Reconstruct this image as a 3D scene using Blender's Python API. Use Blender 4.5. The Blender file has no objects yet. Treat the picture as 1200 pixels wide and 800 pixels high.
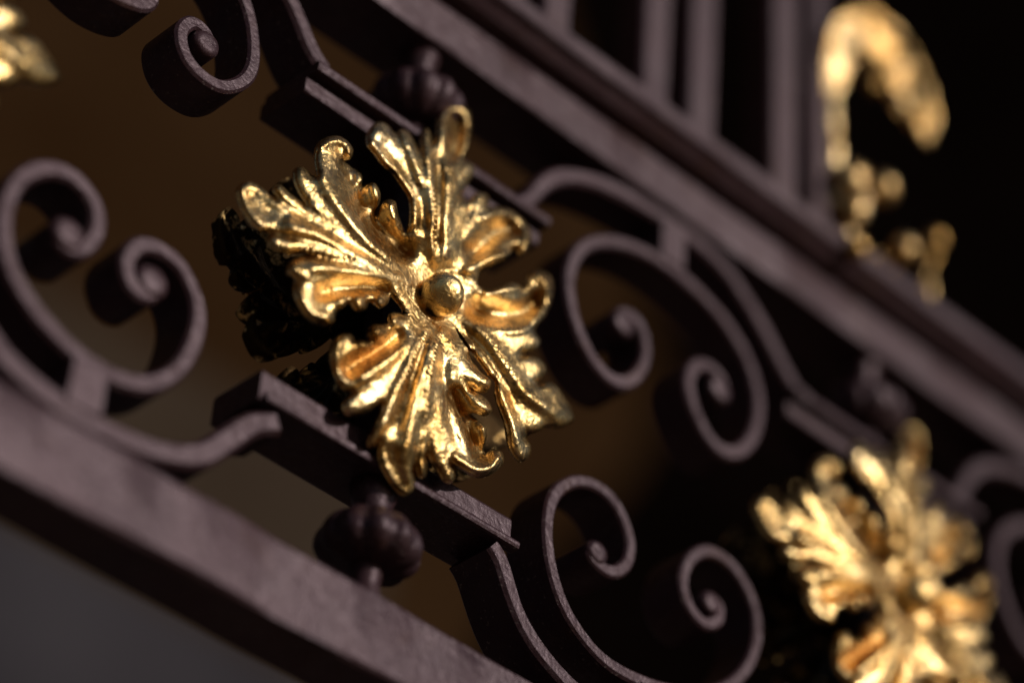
import bpy, bmesh, math, random
from mathutils import Vector, Matrix, noise

# ------------------------------------------------------------------ camera, sky, sun, exposure
S = 0.3                                   # metres per design unit (one bay of the railing)
F_PX, YAW, PITCH, ROLL, DIST, TX, TZ = 3510.1, 0.72794, 0.65365, 0.07524, 4.2358, 0.19053, 0.04655
sc = bpy.context.scene
def cam_axes():
    cy, sy, cp, sp = math.cos(YAW), math.sin(YAW), math.cos(PITCH), math.sin(PITCH)
    w = Vector((sy*cp, cy*cp, sp)); r0 = Vector((cy, -sy, 0)); u0 = r0.cross(w)
    c, s = math.cos(ROLL), math.sin(ROLL)
    return c*r0 + s*u0, -s*r0 + c*u0, w
RX, UX, WX = cam_axes()
CAM = Vector((TX, 0, TZ)) - DIST*WX       # in design units
cd = bpy.data.cameras.new('camera'); cam = bpy.data.objects.new('camera', cd)
sc.collection.objects.link(cam)
M = Matrix((( RX.x, UX.x, -WX.x, CAM.x*S), (RX.y, UX.y, -WX.y, CAM.y*S), (RX.z, UX.z, -WX.z, CAM.z*S), (0, 0, 0, 1)))
cam.matrix_world = M
cd.sensor_width = 36; cd.lens = 36*F_PX/1200; cd.clip_start = 0.05; cd.clip_end = 200
cd.dof.use_dof = True
cd.dof.focus_distance = (Vector((-0.02, -0.06, -0.03)) - CAM).dot(WX)*S
cd.dof.aperture_fstop = 2.0
sc.camera = cam

SUN = Vector((0.34, -0.85, 0.40)).normalized()      # towards the sun
world = bpy.data.worlds.new('World'); sc.world = world; world.use_nodes = True
wn = world.node_tree.nodes; wl = world.node_tree.links
for n in list(wn): wn.remove(n)
wo = wn.new('ShaderNodeOutputWorld'); wb = wn.new('ShaderNodeBackground'); ws = wn.new('ShaderNodeTexSky')
ws.sky_type = 'NISHITA'; ws.sun_disc = False
ws.sun_elevation = math.asin(SUN.z); ws.sun_rotation = math.atan2(SUN.x, SUN.y)
wb.inputs['Strength'].default_value = 0.05
wl.new(ws.outputs[0], wb.inputs[0]); wl.new(wb.outputs[0], wo.inputs[0])
sd = bpy.data.lights.new('sun', 'SUN'); sd.energy = 3.5; sd.angle = math.radians(0.53); sd.color = (1.0, 0.93, 0.82)
sun = bpy.data.objects.new('sun', sd); sc.collection.objects.link(sun)
sun.rotation_euler = SUN.to_track_quat('Z', 'Y').to_euler(); sun.location = SUN*3
sc.view_settings.view_transform = 'Standard'; sc.view_settings.look = 'None'
sc.view_settings.exposure = -0.25; sc.view_settings.gamma = 1.0; sc.view_settings.use_curve_mapping = False
sc.render.engine = 'CYCLES'
sc.cycles.use_denoising = True
sc.cycles.max_bounces = 8; sc.cycles.glossy_bounces = 6
sc.cycles.sample_clamp_indirect = 6.0

# ------------------------------------------------------------------ helpers
def px(x, y, depth=0.0):
    """photo pixel -> point on the plane Y = depth (design units)"""
    v = RX*((x-600)/F_PX) - UX*((y-400)/F_PX) + WX
    return CAM + v*((depth - CAM.y)/v.y)
def tag(o, label=None, cat=None, group=None, kind=None):
    if label: o['label'] = label
    if cat: o['category'] = cat
    if group: o['group'] = group
    if kind: o['kind'] = kind
    return o
def empty(name, loc=(0, 0, 0), parent=None):
    o = bpy.data.objects.new(name, None); o.empty_display_size = 0.02
    sc.collection.objects.link(o); o.location = loc
    if parent: o.parent = parent
    return o
def link(name, me, mat, parent=None):
    if mat and not me.materials: me.materials.append(mat)
    o = bpy.data.objects.new(name, me); sc.collection.objects.link(o)
    if parent: o.parent = parent
    return o
def mesh_from(name, verts, faces, smooth=True):
    me = bpy.data.meshes.new(name); me.from_pydata([tuple(v*S) for v in verts], [], faces)
    bm = bmesh.new(); bm.from_mesh(me); bmesh.ops.recalc_face_normals(bm, faces=bm.faces); bm.to_mesh(me); bm.free()
    if smooth: me.polygons.foreach_set('use_smooth', [True]*len(me.polygons))
    return me
def catmull(P, n):
    """resample a list of tuples/Vectors of any length to n points"""
    P = [tuple(p) for p in P]; D = len(P[0])
    Q = [tuple(2*a-b for a, b in zip(P[0], P[1]))] + P + [tuple(2*a-b for a, b in zip(P[-1], P[-2]))]
    out = []
    m = len(P)-1
    for i in range(n):
        t = i/(n-1)*m; k = min(int(t), m-1); f = t-k
        a, b, c, d = Q[k], Q[k+1], Q[k+2], Q[k+3]
        out.append(tuple(0.5*(2*b[j]+(c[j]-a[j])*f+(2*a[j]-5*b[j]+4*c[j]-d[j])*f*f+(3*b[j]-a[j]-3*c[j]+d[j])*f**3) for j in range(D)))
    return out
def arc_resample(pts, n):
    """even spacing along a dense polyline"""
    L = [0.0]
    for a, b in zip(pts, pts[1:]): L.append(L[-1] + (Vector(b)-Vector(a)).length)
    out = []; k = 0
    for i in range(n):
        s = L[-1]*i/(n-1)
        while k < len(L)-2 and L[k+1] < s: k += 1
        f = (s-L[k])/max(L[k+1]-L[k], 1e-9)
        out.append(tuple(a+(b-a)*f for a, b in zip(pts[k], pts[k+1])))
    return out
def soften(pts, it):
    for _ in range(it):
        pts = [pts[0]] + [tuple((a+2*b+c)/4 for a, b, c in zip(pts[i-1], pts[i], pts[i+1])) for i in range(1, len(pts)-1)] + [pts[-1]]
    return pts
def wob(p, k, a):
    return noise.noise(Vector(p)*k)*a

# ------------------------------------------------------------------ materials
def new_mat(name):
    m = bpy.data.materials.new(name); m.use_nodes = True
    return m, m.node_tree.nodes, m.node_tree.links, m.node_tree.nodes['Principled BSDF']
def noise_node(nt, ln, scale, detail=4, rough=0.55, vec=None, dist=0.0):
    n = nt.new('ShaderNodeTexNoise'); n.inputs['Scale'].default_value = scale; n.inputs['Detail'].default_value = detail
    n.inputs['Roughness'].default_value = rough; n.inputs['Distortion'].default_value = dist
    if vec: ln.new(vec, n.inputs['Vector'])
    return n
def ramp(nt, ln, src, stops):
    r = nt.new('ShaderNodeValToRGB'); e = r.color_ramp.elements
    while len(e) < len(stops): e.new(0.5)
    for k, (p, c) in zip(e, stops): k.position = p; k.color = c if len(c) == 4 else (*c, 1)
    ln.new(src, r.inputs[0]); return r
def mixc(nt, ln, fac, a, b):
    m = nt.new('ShaderNodeMix'); m.data_type = 'RGBA'
    if isinstance(fac, float): m.inputs[0].default_value = fac
    else: ln.new(fac, m.inputs[0])
    for s, v in ((6, a), (7, b)):
        if isinstance(v, tuple): m.inputs[s].default_value = (*v, 1)
        else: ln.new(v, m.inputs[s])
    return m.outputs[2]
def bump(nt, ln, h, strength, dist, prev=None):
    b = nt.new('ShaderNodeBump'); b.inputs['Strength'].default_value = strength; b.inputs['Distance'].default_value = dist
    ln.new(h, b.inputs['Height'])
    if prev: ln.new(prev, b.inputs['Normal'])
    return b.outputs['Normal']

def make_iron():
    m, nt, ln, bs = new_mat('brown_painted_iron')
    tc = nt.new('ShaderNodeTexCoord').outputs['Object']
    big = noise_node(nt, ln, 22, 5, 0.6, tc); fine = noise_node(nt, ln, 260, 4, 0.6, tc); spk = noise_node(nt, ln, 620, 2, 0.5, tc)
    c1 = ramp(nt, ln, big.outputs[0], [(0.3, (0.020, 0.0085, 0.0102)), (0.55, (0.031, 0.0138, 0.0165)), (0.75, (0.044, 0.022, 0.027))])
    sp = ramp(nt, ln, spk.outputs[0], [(0.64, (0, 0, 0)), (0.74, (1, 1, 1))])
    c2 = mixc(nt, ln, sp.outputs[0], c1.outputs[0], (0.12, 0.095, 0.09))
    pat = noise_node(nt, ln, 34, 6, 0.7, tc, 0.8)
    rust = ramp(nt, ln, pat.outputs[0], [(0.57, (0, 0, 0)), (0.66, (0.6,)*3)])
    c2 = mixc(nt, ln, rust.outputs[0], c2, (0.034, 0.0135, 0.008))
    dust = ramp(nt, ln, noise_node(nt, ln, 58, 6, 0.72, tc, 0.5).outputs[0], [(0.56, (0, 0, 0)), (0.70, (0.35,)*3)])
    c2 = mixc(nt, ln, dust.outputs[0], c2, (0.075, 0.055, 0.064))
    ln.new(c2, bs.inputs['Base Color'])
    rr = ramp(nt, ln, fine.outputs[0], [(0.3, (0.33,)*3), (0.7, (0.54,)*3)]); ln.new(rr.outputs[0], bs.inputs['Roughness'])
    bs.inputs['Specular IOR Level'].default_value = 0.30; bs.inputs['Specular Tint'].default_value = (0.96, 0.72, 0.86, 1)
    n1 = bump(nt, ln, fine.outputs[0], 0.55, 0.0012); n2 = bump(nt, ln, big.outputs[0], 0.15, 0.0015, n1); n2 = bump(nt, ln, noise_node(nt, ln, 90, 3, 0.5, tc).outputs[0], 0.35, 0.0014, n2)
    ln.new(n2, bs.inputs['Normal'])
    return m
def make_gold(name, tint=(0.82, 0.55, 0.23)):
    m, nt, ln, bs = new_mat(name)
    tc = nt.new('ShaderNodeTexCoord').outputs['Object']
    big = noise_node(nt, ln, 45, 5, 0.62, tc, 0.4); mid = noise_node(nt, ln, 170, 5, 0.6, tc, 0.6); fine = noise_node(nt, ln, 620, 4, 0.6, tc)
    c1 = ramp(nt, ln, big.outputs[0], [(0.34, (0.40, 0.22, 0.065)), (0.50, tint), (0.70, (0.95, 0.72, 0.40))])
    dirt = ramp(nt, ln, mid.outputs[0], [(0.565, (0, 0, 0)), (0.63, (0.85,)*3)])
    c2 = mixc(nt, ln, dirt.outputs[0], c1.outputs[0], (0.15, 0.092, 0.042))
    ln.new(c2, bs.inputs['Base Color'])
    bs.inputs['Metallic'].default_value = 1.0
    rr = ramp(nt, ln, mid.outputs[0], [(0.35, (0.17,)*3), (0.7, (0.38,)*3)]); ln.new(rr.outputs[0], bs.inputs['Roughness'])
    n1 = bump(nt, ln, big.outputs[0], 0.35, 0.003); n2 = bump(nt, ln, mid.outputs[0], 0.4, 0.0011, n1); n3 = bump(nt, ln, fine.outputs[0], 0.6, 0.0008, n2)
    ln.new(n3, bs.inputs['Normal'])
    return m
def make_wall(name, c0, c1, rough=0.9, scale=3.0):
    m, nt, ln, bs = new_mat(name)
    tc = nt.new('ShaderNodeTexCoord').outputs['Object']
    n = noise_node(nt, ln, scale, 4, 0.55, tc)
    r = ramp(nt, ln, n.outputs[0], [(0.35, c0), (0.65, c1)])
    ln.new(r.outputs[0], bs.inputs['Base Color']); bs.inputs['Roughness'].default_value = rough
    bs.inputs['Specular IOR Level'].default_value = 0.0
    return m
IRON = make_iron(); GOLD = make_gold('gilded_metal')
BROWN = make_wall('brown_stained_wood', (0.0190, 0.0088, 0.0036), (0.0290, 0.0148, 0.0066))
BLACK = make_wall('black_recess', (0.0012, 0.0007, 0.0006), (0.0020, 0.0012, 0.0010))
def make_rear():  # dark base paints in the front rosette's shade; flecks of gilding remain
    m = make_gold('rear_painted_shade'); nt = m.node_tree.nodes; ln = m.node_tree.links; bs = nt['Principled BSDF']
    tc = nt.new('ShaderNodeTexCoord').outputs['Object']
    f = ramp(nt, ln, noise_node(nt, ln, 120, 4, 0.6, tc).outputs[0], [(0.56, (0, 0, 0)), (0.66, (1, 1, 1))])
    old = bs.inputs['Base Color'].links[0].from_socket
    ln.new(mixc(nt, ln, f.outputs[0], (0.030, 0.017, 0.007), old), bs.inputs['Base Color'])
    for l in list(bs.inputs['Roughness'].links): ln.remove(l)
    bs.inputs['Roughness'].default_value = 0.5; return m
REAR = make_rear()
AGED = make_gold('weathered_gilding', (0.46, 0.28, 0.11))
DULL = make_wall('brown_stone', (0.028, 0.0190, 0.0135), (0.042, 0.0300, 0.0220))
GREY = make_wall('grey_stone', (0.024, 0.0215, 0.0260), (0.040, 0.0365, 0.0430))

# ------------------------------------------------------------------ setting: what stands behind the railing
WY = 4.6
def slab(name, pts, depth, thick, mat):
    """flat panel whose outline is given by (x, z) points, standing on plane Y = depth"""
    n = len(pts)
    V = [Vector((x, depth, z)) for x, z in pts] + [Vector((x, depth+thick, z)) for x, z in pts]
    Fc = [list(range(n)), list(range(2*n-1, n-1, -1))] + [[i, (i+1) % n, n+(i+1) % n, n+i] for i in range(n)]
    o = link(name, mesh_from(name, V, Fc, False), mat); o['kind'] = 'structure'
    return o
base_x = px(430, 700, WY).x; base_z = px(200, 430, WY).z; plinth_z = px(120, 690, WY).z
arch = catmull([tuple((px(u, v, WY).x, px(u, v, WY).z)) for u, v in ((520, 860), (600, 690), (730, 560), (770, 440), (740, 300), (690, 150), (640, 0))], 40)
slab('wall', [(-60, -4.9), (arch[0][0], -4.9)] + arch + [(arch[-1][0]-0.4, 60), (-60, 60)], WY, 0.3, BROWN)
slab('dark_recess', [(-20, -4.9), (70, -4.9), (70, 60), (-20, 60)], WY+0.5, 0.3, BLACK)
gm = bpy.data.meshes.new('bounce_ground'); gm.from_pydata([(-60, -60, 0), (60, -60, 0), (60, 60, 0), (-60, 60, 0)], [], [(0, 1, 2, 3)])
gr = link('bounce_ground', gm, make_wall('bounce_stone', (0.13, 0.10, 0.075), (0.20, 0.16, 0.125))); gr.location.z = -1.5; gr['kind'] = 'structure'  # unseen ground, added to bounce warm light onto undersides and gold
slab('wall_base', [(-60, plinth_z+.006), (base_x, plinth_z+.006), (base_x, base_z), (-60, base_z)], WY-0.05, 0.35, DULL)
slab('plinth', [(-60, -4.9), (base_x+.1, -4.9), (base_x+.1, plinth_z), (-60, plinth_z)], WY-0.12, 0.4, GREY)

# ------------------------------------------------------------------ the iron railing
rail = empty('iron_railing', (0, 0, -0.6*S))
tag(rail, 'dark brown wrought iron railing with scrollwork between two heavy rails', 'railing')
RZ = Vector((0, 0, 0.6*S))
def ipart(name, me, parent=None):
    o = link(name, me, IRON, parent or rail)
    if parent is None: o.location = RZ
    return o

DEP = 0.078
def strip(name, pts, thick, depth0=0.0, depth1=DEP, eye=(False, False), n=None, dense=10, chamfer=0.18, eyek=1.9):
    """flat bar bent edgewise: pts are (x, z); the bar runs back from depth0 to depth1"""
    d = soften(catmull(pts, len(pts)*dense), 10)
    n = n or max(30, int(len(pts)*5)); d = arc_resample(d, n)
    ring_v = []; V = []; Fc = []
    c = thick*chamfer
    for i, (x, z) in enumerate(d):
        p0 = d[max(i-1, 0)]; p1 = d[min(i+1, n-1)]
        t = Vector((p1[0]-p0[0], 0, p1[1]-p0[1])).normalized(); nn = Vector((-t.z, 0, t.x))
        h = thick/2*(1 + 0.09*noise.noise(Vector((x*14, 3.1, z*14))))
        s = i/(n-1)
        for flag, q in ((eye[0], s), (eye[1], 1-s)):
            if flag and q < 0.035:
                e = q/0.035; h *= (1 + (eyek-1)*(1-e)) * (math.sqrt(max(0.05, 1-(1-min(1, e*2.2))**2)))
        wy = 0.0016*noise.noise(Vector((x*9, 7.7, z*9)))
        P = Vector((x, 0, z))
        sec = [(-h, depth0+c), (-h+c, depth0), (h-c, depth0), (h, depth0+c), (h, depth1-c), (h-c, depth1), (-h+c, depth1), (-h, depth1-c)]
        k = len(V)
        V += [P + nn*u + Vector((0, y+wy, 0)) for u, y in sec]
        if i:
            for j in range(8): Fc.append((k-8+j, k-8+(j+1) % 8, k+(j+1) % 8, k+j))
    Fc.append(tuple(range(8))); Fc.append(tuple(range(len(V)-8, len(V))))
    me = mesh_from(name, V, Fc)
    me.set_sharp_from_angle(angle=math.radians(30))
    return me
def prism(name, profile, x0, x1, nseg=60, rough=0.0015):
    """profile of (y, z) extruded along X with slightly uneven faces"""
    V = []; Fc = []; m = len(profile)
    for i in range(nseg+1):
        x = x0+(x1-x0)*i/nseg
        for j, (y, z) in enumerate(profile):
            V.append(Vector((x, y+rough*noise.noise(Vector((x*8, y*30+j, 1))), z+rough*noise.noise(Vector((x*8, 5, z*30+j))))))
        if i:
            k = i*m
            for j in range(m): Fc.append((k-m+j, k-m+(j+1) % m, k+(j+1) % m, k+j))
    Fc.append(tuple(range(m))); Fc.append(tuple(range(len(V)-m, len(V))))
    me = mesh_from(name, V, Fc); me.set_sharp_from_angle(angle=math.radians(16))
    return me
def rrect(y0, y1, z0, z1, c):
    return [(y0, z0+c), (y0+c*0.3, z0+c*0.3), (y0+c, z0), (y1-c, z0), (y1-c*0.3, z0+c*0.3), (y1, z0+c), (y1, z1-c), (y1-c*0.3, z1-c*0.3), (y1-c, z1), (y0+c, z1), (y0+c*0.3, z1-c*0.3), (y0, z1-c)]
def box(name, x0, x1, y0, y1, z0, z1, c=0.006):
    me = prism(name, rrect(y0, y1, z0, z1, c), x0, x1, 4, 0.0008)
    return me

X0, X1 = -2.2, 3.2
ipart('lower_rail', prism('lower_rail', rrect(-0.0124, 0.083, -0.595, -0.4818, 0.007), X0, X1, 220, 0.0022))
ZB, ZT = 0.481, 0.5635
ur = ipart('upper_rail', prism('upper_rail', rrect(-0.008, 0.11, ZB, ZT, 0.006), X0, X1, 160, 0.0016))
md = link('moulding', prism('moulding', [(0.0, ZT+0.002), (-0.016, ZT+0.004), (-0.030, ZT+0.010), (-0.044, ZT+0.026), (-0.052, ZT+0.030), (-0.055, ZT+0.034),
      (-0.055, ZT+0.060), (-0.050, ZT+0.066), (0.10, ZT+0.066), (0.10, ZT+0.002)], X0, X1, 160, 0.0012), IRON, ur)

# C scrolls, traced from the photograph on the railing's own plane (x, z), left end to right end
URC = [(-.086,.200),(-.100,.202),(-.092,.226),(-.062,.233),(-.041,.205),(-.043,.158),(-.073,.110),(-.115,.097),(-.160,.122),(-.195,.177),(-.203,.241),(-.178,.303),(-.125,.346),(-.068,.368),(-.004,.375),(.067,.367),(.134,.342),(.188,.295),(.211,.233),(.201,.165),(.163,.110),(.116,.100),(.076,.132),(.055,.178),(.068,.220),(.099,.238),(.127,.228),(.131,.204),(.114,.192)]
LRC = [(-.114,.209),(-.131,.213),(-.124,.228),(-.090,.231),(-.060,.203),(-.055,.159),(-.085,.115),(-.125,.103),(-.169,.118),(-.205,.159),(-.216,.213),(-.205,.276),(-.171,.334),(-.115,.370),(-.060,.379),(.011,.370),(.084,.347),(.147,.309),(.194,.253),(.214,.191),(.204,.139),(.166,.100),(.114,.094),(.074,.122),(.055,.167),(.068,.207),(.100,.223),(.128,.206),(.132,.182),(.114,.174),(.104,.188)]
LLC = [(-.047,.206),(-.061,.221),(-.049,.234),(-.024,.222),(-.010,.182),(-.022,.145),(-.062,.126),(-.105,.144),(-.136,.190),(-.141,.253),(-.119,.309),(-.073,.348),(-.009,.374),(.051,.377),(.103,.359),(.143,.313),(.161,.250),(.155,.200),(.122,.162),(.082,.156),(.052,.172),(.040,.206),(.055,.234),(.079,.232),(.092,.208),(.076,.203)]
ULC = [((x*1.3 if x < 0 else x), (.376-(.376-z)*(.74 if x < 0 else 1))) for x, z in LLC]
def scroll(tr, cx, sz, th=0.0215):
    o = ipart('scroll', strip('scroll', [(cx+x, sz*z) for x, z in tr], th, eye=(False, False), n=300, dense=14))
    for q, p1, p2 in ((tr[0], tr[1], tr[2]), (tr[-1], tr[-2], tr[-3])):
        ex, ez = cx+(q[0]*2+p1[0]+p2[0])/4, sz*(q[1]*2+p1[1]+p2[1])/4
        V = []; Fc = []; m = 28; r = th*0.92
        for i, (k, y) in enumerate(((.55, -.0035), (.85, -.002), (1, .003), (1, DEP-.004), (.8, DEP-.001))):
            for j in range(m):
                a_ = 2*math.pi*j/m; V.append(Vector((ex+r*k*math.cos(a_)*1.08, y, ez+r*k*math.sin(a_))))
            if i:
                b_ = i*m
                for j in range(m): Fc.append((b_-m+j, b_-m+(j+1) % m, b_+(j+1) % m, b_+j))
        Fc.append(tuple(range(m))); Fc.append(tuple(range(len(V)-m, len(V))))
        link('eye', mesh_from('eye', V, Fc), IRON, o)
    return o
for tr, cx, sz, th in ((URC, .5, 1, .024), (LRC, .5, -1, .0205), (LLC, -.5, -1, .026), (ULC, -.478, 1, .022), (URC, 1.5, 1, .024), (LRC, 1.5, -1, .021), (URC, -1.44, 1, .024), (LRC, -1.44, -1, .024)):
    scroll(tr, cx, sz, th)
AR = [(.185,.300),(.205,.318),(.235,.372),(.275,.412),(.340,.443),(.420,.459),(.510,.463),(.600,.457),(.665,.430),(.725,.380),(.770,.330),(.800,.306),(.83,.302)]
AL = [(-.195,.305),(-.222,.326),(-.262,.380),(-.310,.420),(-.380,.447),(-.470,.459),(-.550,.452),(-.615,.428),(-.665,.385),(-.700,.330),(-.725,.306),(-.75,.302)]
AL2 = [(-.196,.307),(-.234,.330),(-.272,.378)] + AL[3:]
for tr, dx, sz, th in ((AR, 0, 1, .029), (AR, 0, -1, .028), (AL, 0, 1, .030), (AL2, 0, -1, .034), (AR, 1, 1, .029), (AR, 1, -1, .029), (AL, -.94, 1, .03), (AL, -.94, -1, .03)):
    ipart('strap_arch', strip('strap_arch', [(x+dx, sz*z) for x, z in tr], th, depth1=DEP+0.004, n=64))
for cx, sz in ((.505, 1), (.5, -1), (-.475, 1), (-.487, -1), (1.505, 1), (1.5, -1), (-1.43, 1), (-1.43, -1)):
    z0, z1 = sorted((sz*.380, sz*.452))
    ipart('spacer_block', box('spacer_block', cx-.025, cx+.025, -0.004, DEP-.01, z0, z1, 0.004))

# short straight frame bars above and below each rosette, with the projecting outer lip
Ls, s0, s1 = 0.2261, 0.2426, 0.2913
def frame_bar(cx, sz, dx0=0.0, dx1=0.0):
    if sz > 0:
        b = ipart('frame_bar', box('frame_bar', cx-Ls+dx0, cx+Ls+dx1, 0.0, 0.098, s0, s0+.030, 0.0045))
        link('outer_lip', box('outer_lip', cx-Ls+dx0+.004, cx+Ls+dx1+.004, -0.020, 0.096, s0+.0304, s1, 0.006), IRON, b)
    else:
        b = ipart('frame_bar', box('frame_bar', cx-Ls+dx0, cx+Ls+dx1, 0.0, 0.098, -s1+.002, -s0, 0.005))
        link('outer_lip', box('outer_lip', cx-Ls+dx0+.008, cx+Ls+dx1+.010, -0.009, 0.012, -s1-.001, -s1+.013, 0.005), IRON, b)
def knob(cx, sz):
    V = []; Fc = []; nu, nv = 64, 20; R, Hh, zc, yc = 0.072, 0.042, sz*0.379, 0.036
    for i in range(nv+1):
        ph = math.pi*i/nv
        for j in range(nu):
            th = 2*math.pi*j/nu
            lobe = 0.86+0.14*abs(math.sin(th*5.5+.4))**0.6
            r = R*math.sin(ph)**0.72*lobe*(1-0.13*sz*-1*math.cos(ph)) if 0 < i < nv else 0.004
            V.append(Vector((cx+r*math.cos(th), yc+r*math.sin(th), zc+Hh*math.cos(ph))))
        if i:
            k = i*nu
            for j in range(nu): Fc.append((k-nu+j, k-nu+(j+1) % nu, k+(j+1) % nu, k+j))
    Fc.append(tuple(range(nu))); Fc.append(tuple(range(len(V)-nu, len(V))))
    o = ipart('knob', mesh_from('knob', V, Fc))
    V = []; Fc = []; m = 20
    for i, (r, z) in enumerate([(.034, .289), (.030, .31), (.022, .335), (.022, .43), (.020, .445), (.024, .462), (.034, .484)]):
        for j in range(m):
            th = 2*math.pi*j/m; V.append(Vector((cx+r*math.cos(th), yc+r*math.sin(th), sz*z)))
        if i:
            k = i*m
            for j in range(m): Fc.append((k-m+j, k-m+(j+1) % m, k+(j+1) % m, k+j))
    Fc.append(tuple(range(m))); Fc.append(tuple(range(len(V)-m, len(V))))
    link('stem', mesh_from('stem', V, Fc), IRON, o)
for cx in (0, 1.0, -0.94):
    for sz in (1, -1):
        frame_bar(cx, sz, -.006 if (cx == 0 and sz < 0) else 0, -.012 if (cx == 0 and sz < 0) else 0); knob(cx, sz)
    ipart('centre_bar', box('centre_bar', cx-.03, cx+.03, 0.022, 0.056, -s0-.004, s0+.004, 0.004))

# balusters standing on the upper rail, in pairs
BZ = ZT+0.064
def baluster(x0, x1, y0=-0.036, y1=0.03):
    V = []; Fc = []; n = 30; c = 0.006
    for i in range(n+1):
        z = BZ+(2.4-BZ)*i/n
        w = 0.0015*noise.noise(Vector((x0*7, z*9, 2)))
        sec = [(x0+c, y0), (x1-c, y0), (x1, y0+c), (x1, y1-c), (x1-c, y1), (x0+c, y1), (x0, y1-c), (x0, y0+c)]
        k = len(V); V += [Vector((x+w, y+w, z)) for x, y in sec]
        if i:
            for j in range(8): Fc.append((k-8+j, k-8+(j+1) % 8, k+(j+1) % 8, k+j))
    Fc.append(tuple(range(8))); Fc.append(tuple(range(len(V)-8, len(V))))
    me = mesh_from('baluster', V, Fc); me.set_sharp_from_angle(angle=math.radians(40))
    return ipart('baluster', me)
for x0, x1 in ((-.73, -.67), (-.63, -.575), (-.43, -.37), (-.33, -.275), (-.13, -.07), (-.03, .025), (.085, .14), (.172, .232), (.39, .452), (.495, .560), (.694, .760), (.792, .838)):
    baluster(x0, x1)

# ------------------------------------------------------------------ gilded rosettes
def lobe(V, Fc, path, widths, cup=-0.5, thick=0.012, n=26, m=9, tip=0.2, twist=0.0):
    """tapering leaf lobe: path of points (design units), full widths, cup>0 hollow, cup<0 rounded"""
    d = arc_resample([p for p in catmull([tuple(p)+(w,) for p, w in zip(path, widths)], 60)], n)
    d4 = [(Vector(p[:3]), max(p[3], 0.002)) for p in d]
    B = None
    for i, (p, w) in enumerate(d4):
        t = (d4[min(i+1, n-1)][0]-d4[max(i-1, 0)][0]).normalized()
        if B is None:
            B = t.cross(Vector((0, -1, 0))).normalized()
        else:
            B = (B - t*B.dot(t)).normalized()
        N = B.cross(t).normalized()
        if twist: 
            q = Matrix.Rotation(twist*i/(n-1), 3, t); Bq = q @ B; Nq = q @ N
        else: Bq, Nq = B, N
        h = w/2; s = i/(n-1)
        k1 = 1.0
        if s > 1-tip: k1 = math.sqrt(max(0.02, 1-((s-1+tip)/tip)**2))
        if s < 0.06: k1 = 0.75+0.25*s/0.06
        h *= k1; th = thick*(0.45+0.55*k1)
        k = len(V)
        top = []; bot = []
        for j in range(m):
            v = -1+2*j/(m-1)
            arch = cup*h*(v*v-0.4)
            e = math.sqrt(max(0.0, 1-v**4))
            c = p + Bq*(h*v) + Nq*arch
            top.append(c + Nq*(th*0.5*e)); bot.append(c - Nq*(th*0.5*e + th*0.15))
        V += top + bot[::-1]
        R_ = 2*m
        if i:
            for j in range(R_): Fc.append((k-R_+j, k-R_+(j+1) % R_, k+(j+1) % R_, k+j))
        else: Fc.append(tuple(range(k, k+R_)))
    Fc.append(tuple(range(len(V)-2*m, len(V)))[::-1])

# Each leaf is cast relief: outline, crests (+) and hollows (-) read off the photograph, heights above the railing's front plane.
import numpy as np
from mathutils.geometry import delaunay_2d_cdt
def arr(p): return np.array(p, float)
def poly_dist(Pn, line):
    """distance of every point to a polyline and the 0..1 position along it"""
    best = np.full(len(Pn), 1e9); pos = np.zeros(len(Pn)); L_ = [0.0]
    for p, q in zip(line, line[1:]): L_.append(L_[-1]+math.hypot(q[0]-p[0], q[1]-p[1]))
    for i, (p, q) in enumerate(zip(line, line[1:])):
        p = arr(p); d = arr(q)-p; l2 = max(d@d, 1e-9)
        t = np.clip(((Pn-p)@d)/l2, 0, 1); e = np.hypot(*(Pn-p-t[:, None]*d).T)
        m = e < best; best[m] = e[m]; pos[m] = ((L_[i]+t*math.sqrt(l2))/L_[-1])[m]
    return best, pos
def inside(Pn, poly):
    x, y = Pn.T; c = np.zeros(len(Pn), bool)
    for (x0, y0), (x1, y1) in zip(poly, poly[1:]+poly[:1]):
        if y0 == y1: continue
        k = ((y0 > y) != (y1 > y)) & (x < (x1-x0)*(y-y0)/(y1-y0)+x0); c ^= k
    return c
HUB = (514, 347)
def base_h(Pn):
    X = np.array([px(u, v, -0.05)[:] for u, v in ((0, 0), (100, 0), (0, 100))])
    ex, ey = (X[1]-X[0])/100, (X[2]-X[0])/100
    d = (Pn[:, :1]-HUB[0])*ex + (Pn[:, 1:]-HUB[1])*ey
    r = np.hypot(d[:, 0], d[:, 2])
    t = np.clip(r/0.12, 0, 1); h = 0.035 + 0.027*t*t*(3-2*t)
    return h - 0.042*np.clip((r-0.11)/0.20, 0, 1.2)**1.6
def feat_h(Pn, feats):
    h = np.zeros(len(Pn))
    for f in feats:
        amp, hw, pts = f[0], f[1], f[2]; mode = f[3] if len(f) > 3 else ''
        line = catmull(pts, 8*len(pts)) if len(pts) > 2 else pts
        d, s_ = poly_dist(Pn, line)
        k = np.exp(-(d/hw)**2)
        if mode == 'n': k = k*np.clip(1.1*(1-s_), 0, 1)**1.8      # fades out towards its end
        elif mode != 'f': k = k*np.clip(np.minimum(s_, 1-s_)*6+0.25, 0, 1)
        h += amp*k*(2.2 if amp <= -0.009 else 1.75 if amp < -0.0075 else 1.12)
    return h
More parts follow.
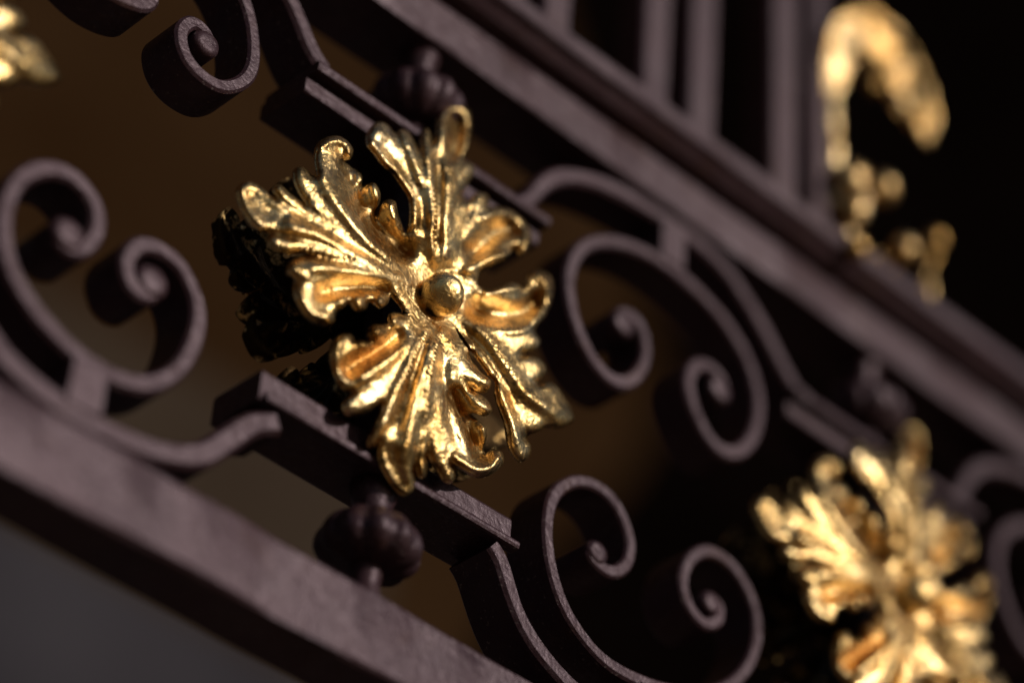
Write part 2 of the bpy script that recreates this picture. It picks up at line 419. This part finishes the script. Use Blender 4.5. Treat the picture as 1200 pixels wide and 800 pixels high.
def leaf_relief(name, outline, feats, edge=0.015, er=11, grid=1.55):
    n = len(outline); ring = []
    for i in range(n):
        p = [outline[(i+k) % n] for k in (-1, 0, 1, 2)]
        L_ = math.hypot(p[2][0]-p[1][0], p[2][1]-p[1][1]); m = max(1, int(L_/1.8))
        for j in range(m):
            f = j/m
            ring.append(tuple(0.5*(2*p[1][c]+(p[2][c]-p[0][c])*f+(2*p[0][c]-5*p[1][c]+4*p[2][c]-p[3][c])*f*f+(3*p[1][c]-p[0][c]-3*p[2][c]+p[3][c])*f**3) for c in (0, 1)))
    for _ in range(1):
        ring = [tuple((ring[i-1][c]+2*ring[i][c]+ring[(i+1) % len(ring)][c])/4 for c in (0, 1)) for i in range(len(ring))]
    R_ = arr(ring); x0, y0 = R_.min(0); x1, y1 = R_.max(0)
    gx, gy = np.meshgrid(np.arange(x0, x1, grid), np.arange(y0, y1, grid*0.87))
    gx[1::2] += grid/2
    G_ = np.stack([gx.ravel(), gy.ravel()], 1); G_ = G_[inside(G_, ring)]
    d, _ = poly_dist(G_, ring+ring[:1]); G_ = G_[d > grid*0.6]
    P_ = [Vector(p) for p in ring] + [Vector(p) for p in G_]
    nb = len(ring)
    out = delaunay_2d_cdt(P_, [(i, (i+1) % nb) for i in range(nb)], [], 1, 1e-4)
    co = arr([v[:] for v in out[0]]); tris = [tuple(f) for f in out[2]]
    seam = np.min([poly_dist(R_, sm)[0] for sm in SEAMS], axis=0) < 7
    d = np.full(len(co), 1e9)
    for i in range(nb):
        j = (i+1) % nb
        if not (seam[i] and seam[j]): d = np.minimum(d, poly_dist(co, [ring[i], ring[j]])[0])
    q = np.clip(d/er, 0, 1)
    h = base_h(co) + feat_h(co, feats) - edge*(1-np.sqrt(np.clip(1-(1-q)**2, 0, 1)))
    h += np.array([0.0009*noise.noise(Vector((u/13, v/13, 1.7))) + 0.0004*noise.noise(Vector((u/5, v/5, 4.2))) for u, v in co])
    hb = h - 0.003 - 0.007*np.sqrt(q)
    V = [px(u, v, -w) for (u, v), w in zip(co, h)]
    top = list(tris); N_ = len(V)
    # back: the same outline pushed back along the railing's normal
    V += [Vector((p.x, -w, p.z)) for p, w in zip(V, hb)]
    Fc = top + [tuple(N_+i for i in t[::-1]) for t in tris]
    cnt = {}
    for t in tris:
        for k in range(3):
            e = (t[k], t[(k+1) % 3]); cnt[tuple(sorted(e))] = None if tuple(sorted(e)) in cnt else e
    for e in cnt.values():
        if e and not (max(e) < nb and seam[e[0]] and seam[e[1]]): Fc.append((e[1], e[0], N_+e[0], N_+e[1]))
    me = mesh_from(name, V, Fc)
    return me
LF_O = [(497,322),(484,292),(476,273),(467,252),(463,236),(451,235),(443,249),(446,228),(439,214),(429,217),(424,219),(424,206),(413,196),(403,189),(412,185),(413,173),(401,161),(386,160),(373,167),(369,183),(371,204),(366,206),(356,196),(346,197),(344,208),(350,224),(358,238),(340,226),(328,216),(320,221),(324,230),(316,227),(304,217),(290,212),(280,217),(277,228),(284,246),(294,264),(309,272),(316,274),(314,282),(321,292),(340,297),(362,296),(352,300),(340,306),(336,319),(345,327),(344,341),(350,358),(361,373),(377,381),(391,378),(393,369),(403,360),(410,356),(419,365),(430,361),(433,353),(438,355),(446,361),(455,355),(459,347),(468,356),(475,365),(488,366),(500,356)]
LF_F = [(.0060,5.5,[(318,255),(350,268),(380,276),(415,295),(452,317),(490,335)]), (.0075,6.5,[(374,190),(382,215),(395,237),(415,262),(440,287),(470,312)]),
  (.0040,5,[(330,226),(355,243),(385,266),(420,290)]), (.0040,5,[(326,284),(360,290),(400,300),(440,318)]), (-.0050,5,[(338,240),(368,262),(400,282),(440,305),(470,322)]),
  (-.0050,5,[(358,240),(366,248),(385,262),(410,282)],'n'), (-.0045,4.5,[(322,229),(345,248),(370,264)],'n'), (-.0050,4.5,[(315,273),(345,278),(385,288),(430,306)],'n'), (-.0055,4.5,[(360,297),(390,305),(425,316),(460,328)],'n'),
  (-.0075,11,[(297,228),(312,244),(328,256)],'f'), (.003,4,[(284,222),(292,246),(308,264)],'f'),
  (-.0120,14,[(412,200),(424,232),(446,268),(472,292)],'f'), (-.006,8,[(400,175),(402,190),(410,210)],'f'), (.0050,5,[(376,172),(390,164),(406,168),(410,180)],'f'),
  (-.0040,4,[(443,249),(440,262),(436,276)],'n'), (-.0040,4,[(424,219),(426,234),(426,250)],'n'), (.005,6,[(438,218),(440,230)],'f'), (.005,6,[(460,240),(462,254)],'f'), (.004,7,[(416,202),(422,214)],'f'),
  (.0050,5,[(352,316),(385,314),(415,318),(445,326),(470,342)]), (-.0090,9,[(378,342),(400,338),(425,336),(450,338)],'f'), (.004,6,[(352,345),(364,364),(384,372)],'f'), (.0055,6.5,[(400,350),(402,358)],'f'), (.0055,6.5,[(419,350),(420,358)],'f'), (.0055,6.5,[(446,348),(446,354)],'f'),
  (-.004,5,[(345,328),(365,334),(385,336)],'n'), (-.003,4,[(410,356),(410,346)],'n'), (-.003,4,[(434,354),(434,344)],'n'), (.003,6,[(345,315),(358,326)],'f')]
UP_O = [(497,330),(489,305),(480,280),(478,268),(481,250),(480,231),(471,217),(461,203),(447,191),(438,178),(430,169),(431,155),(440,144),(452,145),(463,156),(469,152),(478,155),(486,167),(492,175),(494,158),(499,150),(504,155),(507,170),(511,160),(514,140),(525,127),(540,124),(550,132),(552,150),(549,170),(543,187),(552,192),(556,202),(548,216),(542,230),(550,236),(555,229),(563,225),(572,230),(573,241),(582,242),(596,245),(611,256),(622,272),(623,284),(616,297),(608,297),(603,291),(593,303),(581,311),(566,317),(560,329),(556,340),(538,342),(520,345)]
UP_F = [(.0055,5,[(500,165),(502,195),(505,220),(509,245),(507,275),(510,310)]), (.0070,8,[(527,200),(525,225),(521,255),(520,290),(518,315)]), (-.0065,4,[(510,168),(514,190),(515,225),(514,260),(513,300)]),
  (-.0150,11,[(534,140),(535,156),(531,178)],'f'), (.004,4,[(518,150),(522,180)],'f'), (.0040,5,[(548,200),(536,222),(526,250)]), (.004,4.5,[(548,238),(538,258),(528,285)]),
  (-.0045,4,[(492,175),(497,205),(501,240)],'n'), (-.0045,4.5,[(463,156),(478,190),(492,225),(499,260)],'n'), (.0045,5,[(472,158),(486,190),(496,220)]), (-.0055,7,[(452,172),(474,200),(490,232),(496,262)],'f'),
  (.0045,4.5,[(436,168),(455,192),(474,214),(485,238),(486,262)],'f'), (.003,5,[(440,152),(446,158)],'f'), (-.003,4,[(461,203),(468,198)],'n'), (-.003,4,[(480,231),(488,228)],'n'),
  (-.0055,4,[(542,230),(534,246),(527,270)],'n'), (-.0055,4,[(543,188),(535,205),(528,225)],'n'), (-.005,4,[(552,245),(546,262),(534,292)],'n'), (.003,5,[(563,232),(558,252),(546,282)]),
  (-.0120,13,[(598,268),(578,274),(556,294)],'f'), (.0050,5,[(566,256),(588,249),(606,257),(617,274),(617,290)],'f'), (.0060,6,[(596,298),(572,303),(548,316)],'f'), (-.005,4,[(606,290),(584,292),(560,304)],'n')]
DN_O = [(500,356),(488,364),(476,368),(466,366),(457,367),(454,376),(448,380),(437,380),(431,389),(432,398),(421,398),(416,400),(414,394),(405,390),(393,396),(387,412),(390,430),(396,446),(404,457),(412,459),(405,467),(402,478),(410,487),(428,485),(446,476),(441,493),(432,510),(431,522),(439,525),(444,520),(443,527),(446,543),(456,562),(472,580),(484,575),(487,561),(487,552),(491,558),(497,560),(502,550),(502,536),(511,548),(520,562),(530,566),(535,555),(532,544),(543,550),(560,559),(577,555),(590,542),(588,529),(576,526),(570,532),(567,525),(571,510),(569,499),(553,486),(556,483),(570,487),(577,480),(570,467),(553,455),(562,459),(572,459),(576,447),(567,437),(555,424),(548,410),(538,394),(528,372),(520,356)]
DN_F = [(.0055,5,[(497,388),(485,415),(475,437),(462,460),(450,492),(438,515)]), (.0065,7,[(508,385),(500,425),(492,450),(485,480),(480,510),(470,545)]), (.0050,5.5,[(512,400),(503,437),(500,465),(498,490)]),
  (-.0060,4.5,[(500,392),(490,422),(482,450),(472,482),(462,505)]), (-.0040,4,[(506,410),(498,440),(493,470)]), (-.0055,4,[(487,552),(490,525),(492,500),(496,475)],'n'), (-.0055,4,[(502,536),(504,510),(506,485)],'n'), (-.005,4.5,[(532,544),(524,520),(517,490)],'n'), (.004,5,[(496,550),(497,520),(496,495)]), (.004,6,[(528,556),(518,528),(510,495)]),
  (-.005,4,[(444,520),(455,498),(468,475)],'n'), (-.0055,4.5,[(446,476),(460,458),(474,436)],'n'), (-.006,8,[(458,530),(464,550),(472,568)],'f'),
  (-.0060,5,[(519,415),(520,440),(524,470),(530,500),(540,530)]), (-.0110,10,[(535,462),(546,490),(556,512),(562,530)],'f'), (.0060,7,[(520,390),(545,425),(570,450)],'n'), (.0055,7,[(574,480),(550,464),(530,445)],'n'), (.0065,6,[(574,450),(552,434),(532,414)],'n'),
  (-.0055,4,[(553,455),(540,442),(528,428)],'n'), (-.0060,4.5,[(553,486),(540,472),(529,455)],'n'), (.0060,5,[(532,535),(555,549),(575,548),(584,538)],'f'), (.003,4,[(566,503),(567,522)],'f'),
  (-.0090,10,[(466,392),(445,408),(425,420),(408,432)],'f'), (.0040,5,[(398,402),(394,420),(400,442)],'f'), (.0050,6,[(478,392),(465,412),(440,432),(416,448)]), (.006,6.5,[(462,376),(463,382)],'f'), (.006,7.5,[(443,389),(445,394)],'f'), (.0045,6,[(426,404),(430,408)],'f'), (-.004,4,[(455,378),(459,390)],'n'), (-.004,4,[(433,397),(440,404)],'n'), (-.0055,4.5,[(412,459),(432,450),(455,436)],'n'), (.004,6,[(410,478),(432,470),(455,452)])]
RT_O = [(519,356),(528,374),(540,390),(552,408),(563,424),(575,440),(582,447),(580,460),(587,482),(592,496),(595,515),(600,530),(611,541),(621,533),(622,522),(617,514),(621,509),(631,505),(641,500),(656,501),(672,493),(670,481),(662,467),(652,453),(641,447),(632,449),(636,442),(640,432),(631,420),(613,415),(630,408),(633,399),(627,386),(638,372),(646,352),(648,331),(640,319),(627,316),(619,325),(619,333),(613,337),(603,331),(590,334),(575,340),(566,338),(556,334),(540,334)]
RT_F = [(.0065,6,[(532,366),(552,378),(572,396),(590,422),(605,442),(622,466),(655,488)]), (-.0050,4.5,[(540,384),(562,406),(582,434),(596,462),(606,490)]), (.0050,5.5,[(550,400),(572,428),(588,458),(600,492),(610,530)]), (-.0120,13,[(562,362),(585,368),(610,366),(628,352)],'f'),
  (.0050,4.5,[(570,344),(590,339),(606,338),(620,336)],'f'), (.005,5,[(632,324),(640,334),(638,356),(626,374)],'f'), (.0045,5,[(556,372),(585,385),(612,388),(628,380)]), (-.0050,4.5,[(627,387),(606,394),(585,396)],'n'), (.0040,6,[(628,400),(605,404),(588,404)]), (-.005,4.5,[(613,415),(602,418),(592,412)],'n'), (.004,6,[(634,432),(616,428),(602,426)]), (-.005,4.5,[(632,449),(620,446),(608,436)],'n'),
  (.0060,10,[(625,462),(650,482)],'f'), (-.005,4.5,[(618,513),(612,494),(606,470)],'n'), (-.004,4,[(580,460),(584,440)],'n'), (-.003,4,[(613,337),(612,348)],'n'), (-.003,5,[(618,512),(628,492)],'n'), (.004,5,[(586,474),(594,500),(604,532)])]
VEINS = {'DN': [[(497,392),(485,415),(475,437),(462,460)], [(510,405),(503,437),(500,465),(498,488)]],
         'UP': [[(505,222),(509,245),(508,270),(510,300)]],
         'LF': [[(352,290),(385,297),(410,304)]],
         'RT': [[(580,406),(594,428),(606,444)]]}
def broad(fs):
    out = []
    for f in fs:
        mode = f[3] if len(f) > 3 else ''
        if mode == '' and 0 < f[0] <= .0042: continue
        if mode == '': out.append((f[0]*1.15, f[1]*1.35, f[2]))
        else: out.append(f)
    return out
ALLF = [(.009, 26, [(534,132),(528,180)], 'f')] + broad(LF_F + UP_F + DN_F + RT_F)
SEAMS = [[(479,277),(488,300),(497,326),(514,347)], [(477,367),(500,356),(514,347)], [(548,409),(530,375),(516,348)], [(560,336),(540,338),(514,347)]]

def remeshed(name, shapes, voxel):
    V = []; Fc = []
    for path, widths, cup, thick, kw in shapes: lobe(V, Fc, path, widths, cup, thick, **kw)
    me = mesh_from(name+'_raw', V, Fc)
    o = bpy.data.objects.new(name+'_raw', me); sc.collection.objects.link(o)
    md = o.modifiers.new('r', 'REMESH'); md.mode = 'VOXEL'; md.voxel_size = voxel; md.use_smooth_shade = True
    sm = o.modifiers.new('s', 'SMOOTH'); sm.factor = 0.5; sm.iterations = 4
    dg = bpy.context.evaluated_depsgraph_get()
    out = bpy.data.meshes.new_from_object(o.evaluated_get(dg)); out.name = name
    bpy.data.objects.remove(o); bpy.data.meshes.remove(me)
    for v, nrm in zip(out.vertices, [v.normal.copy() for v in out.vertices]):
        c = v.co
        v.co = c + nrm*(0.0028*noise.noise(c*55) + 0.0012*noise.noise(c*130))
    out.polygons.foreach_set('use_smooth', [True]*len(out.polygons))
    out.materials.clear()
    return out
def beads(name, key, r=0.0058):
    V = []; Fc = []
    bm = bmesh.new(); bmesh.ops.create_icosphere(bm, subdivisions=2, radius=1.0)
    bv = [v.co.copy() for v in bm.verts]; bf = [[v.index for v in f.verts] for f in bm.faces]; bm.free()
    for pth in VEINS[key]:
        Pn = arr(catmull(pth, 40)); h = base_h(Pn) + feat_h(Pn, ALLF)
        d = [tuple(px(u, v, -w+0.0022)) for (u, v), w in zip(Pn, h)]
        Ltot = sum((Vector(a)-Vector(b)).length for a, b in zip(d, d[1:]))
        n = max(5, int(Ltot/(r*1.35)))
        q = arc_resample(d, n)
        for i, p in enumerate(q):
            t = (Vector(q[min(i+1, n-1)])-Vector(q[max(i-1, 0)])).normalized(); B = t.cross(Vector((0, -1, 0))).normalized(); N = B.cross(t)
            k = len(V); rr = r*(0.85+0.15*math.sin(math.pi*i/n))*(0.85+0.3*random.random())
            V += [Vector(p)+t*(c.x*rr*0.62)+B*(c.y*rr*1.15)+N*(c.z*rr*0.75) for c in bv]
            Fc += [tuple(k+a for a in f) for f in bf]
    return mesh_from(name, V, Fc)
random.seed(4)
leaf_meshes = [(leaf_relief('leaf', o_, ALLF), beads('beaded_vein', k)) for k, o_ in (('UP', UP_O), ('LF', LF_O), ('DN', DN_O), ('RT', RT_O))]
def ball_mesh(name, c, r, sq=(1, 1, 1), seg=48):
    bm = bmesh.new(); bmesh.ops.create_uvsphere(bm, u_segments=seg, v_segments=seg//2, radius=1.0)
    for v in bm.verts:
        k = 1+0.02*noise.noise(v.co*3)
        v.co = Vector((c[0]+v.co.x*r*sq[0]*k, c[1]+v.co.y*r*sq[1]*k, c[2]+v.co.z*r*sq[2]*k))*S
    me = bpy.data.meshes.new(name); bm.to_mesh(me); bm.free()
    me.polygons.foreach_set('use_smooth', [True]*len(me.polygons)); return me
bc = px(518, 345, -0.055)
boss_mesh = ball_mesh('boss', bc, 0.0305)
hub_mesh = ball_mesh('hub', (bc.x-0.002, -0.026, bc.z), 0.032, (1, .5, 1))
for me in [m for pr in leaf_meshes for m in pr] + [boss_mesh, hub_mesh]: me.materials.append(GOLD)
def rosette(cx, label, back=False):
    root = empty('gilded_rosette', (cx*S, 0, 0))
    tag(root, label, 'rosette', 'gilded rosettes on the railing')
    if back: root.location.y = 0.044*S; root.scale = (0.94, -1, 0.94)
    for lm, vm in leaf_meshes:
        lf = link('leaf', lm, None, root); link('beaded_vein', vm, None, lf)
    b = link('boss', boss_mesh, None, root); link('hub', hub_mesh, None, root)
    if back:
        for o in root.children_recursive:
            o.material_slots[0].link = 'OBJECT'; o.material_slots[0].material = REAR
    return root
rosette(0, 'bright gold leaf rosette between the narrow scrolls and the wide scrolls')
r2 = rosette(1.0, 'gold leaf rosette just below the curling gilded spray and last balusters')
r2.rotation_euler.y = math.radians(4); r2.scale = (0.97, 1, 0.97); r2.location.z = 0.006*S
rosette(-0.915, 'gold leaf rosette past the narrow scrolls, farthest from the curling gilded spray').location.z = 0.02*S
rosette(0, 'rear rosette in painted-on shade behind the gold one between narrow and wide scrolls', True)
rosette(1.0, 'rear rosette in painted-on shade behind the gold one below the gilded spray', True)

# ------------------------------------------------------------------ gilded leaf spray beside the last baluster
sp_base = px(1000, 315, -0.03)
spray = empty('gilded_spray', sp_base*S)
tag(spray, 'gold curling leaf spray with round buds beside the last baluster', 'ornament')
def gpart(name, shapes=None, me=None, parent=None):
    me = me or remeshed(name, shapes, 0.0011)
    o = link(name, me, AGED, parent or spray)
    if parent is None: o.location = -sp_base*S
    return o
def pl(pts, w=0.03): return [px(x+5, y+(9 if y < 120 else 0), -w-dz) for x, y, dz in pts]
def G(path, widths, cup, thick, **kw): return (pl(path), [w/620 for w in widths], cup, thick, kw)
gpart('stem', [G([(1004,318,0),(986,262,0),(974,200,0),(970,140,.004),(972,90,.008)], [26,26,24,24,24], -.6, .018)])
gpart('leaf', [G([(968,120,.006),(974,70,.012),(988,38,.022),(1012,34,.032),(1036,56,.040),(1056,96,.046),(1074,140,.050),(1084,170,.046)], [18,38,54,62,66,60,42,14], .25, .012, tip=.2),
               G([(984,50,.02),(992,26,.026),(1004,16,.03)], [18,20,12], -.5, .014), G([(1014,50,.032),(1020,78,.036),(1018,100,.036)], [18,20,12], -.5, .014),
               G([(1040,70,.04),(1046,100,.044),(1044,126,.044)], [18,20,12], -.5, .014), G([(1050,80,.04),(1070,104,.044),(1084,128,.044)], [16,20,10], -.5, .014)])
gpart('leaf', [G([(984,262,.0),(988,238,.014),(996,216,.024)], [30,46,40], -.5, .018, tip=.25), G([(1004,240,.01),(1020,222,.022),(1036,216,.03)], [24,34,28], -.5, .014)])
gpart('leaf', [G([(1006,312,.0),(1030,312,.004),(1050,304,.010)], [22,32,24], .4, .012, tip=.25)])
gpart('tendril', [G([(1078,362,.0),(1081,345,.006),(1082,322,.010),(1090,296,.014)], [14,22,14,10], -.7, .016)])
gpart('leaf', [G([(1000,44,.036),(1026,66,.050),(1050,106,.058),(1072,150,.058)], [10,14,14,8], -.8, .012), G([(980,60,.02),(1004,34,.042),(1030,44,.05)], [8,11,8], -.8, .012)])
for x, y, r in ((1060, 292, .022), (1096, 282, .0185), (996, 212, .032), (1000, 248, .025), (1034, 222, .026), (1003, 290, .019)):
    p = px(x, y, -.062); gpart('bud', me=ball_mesh('bud', p, r, (1, 1, 1.2), 24))
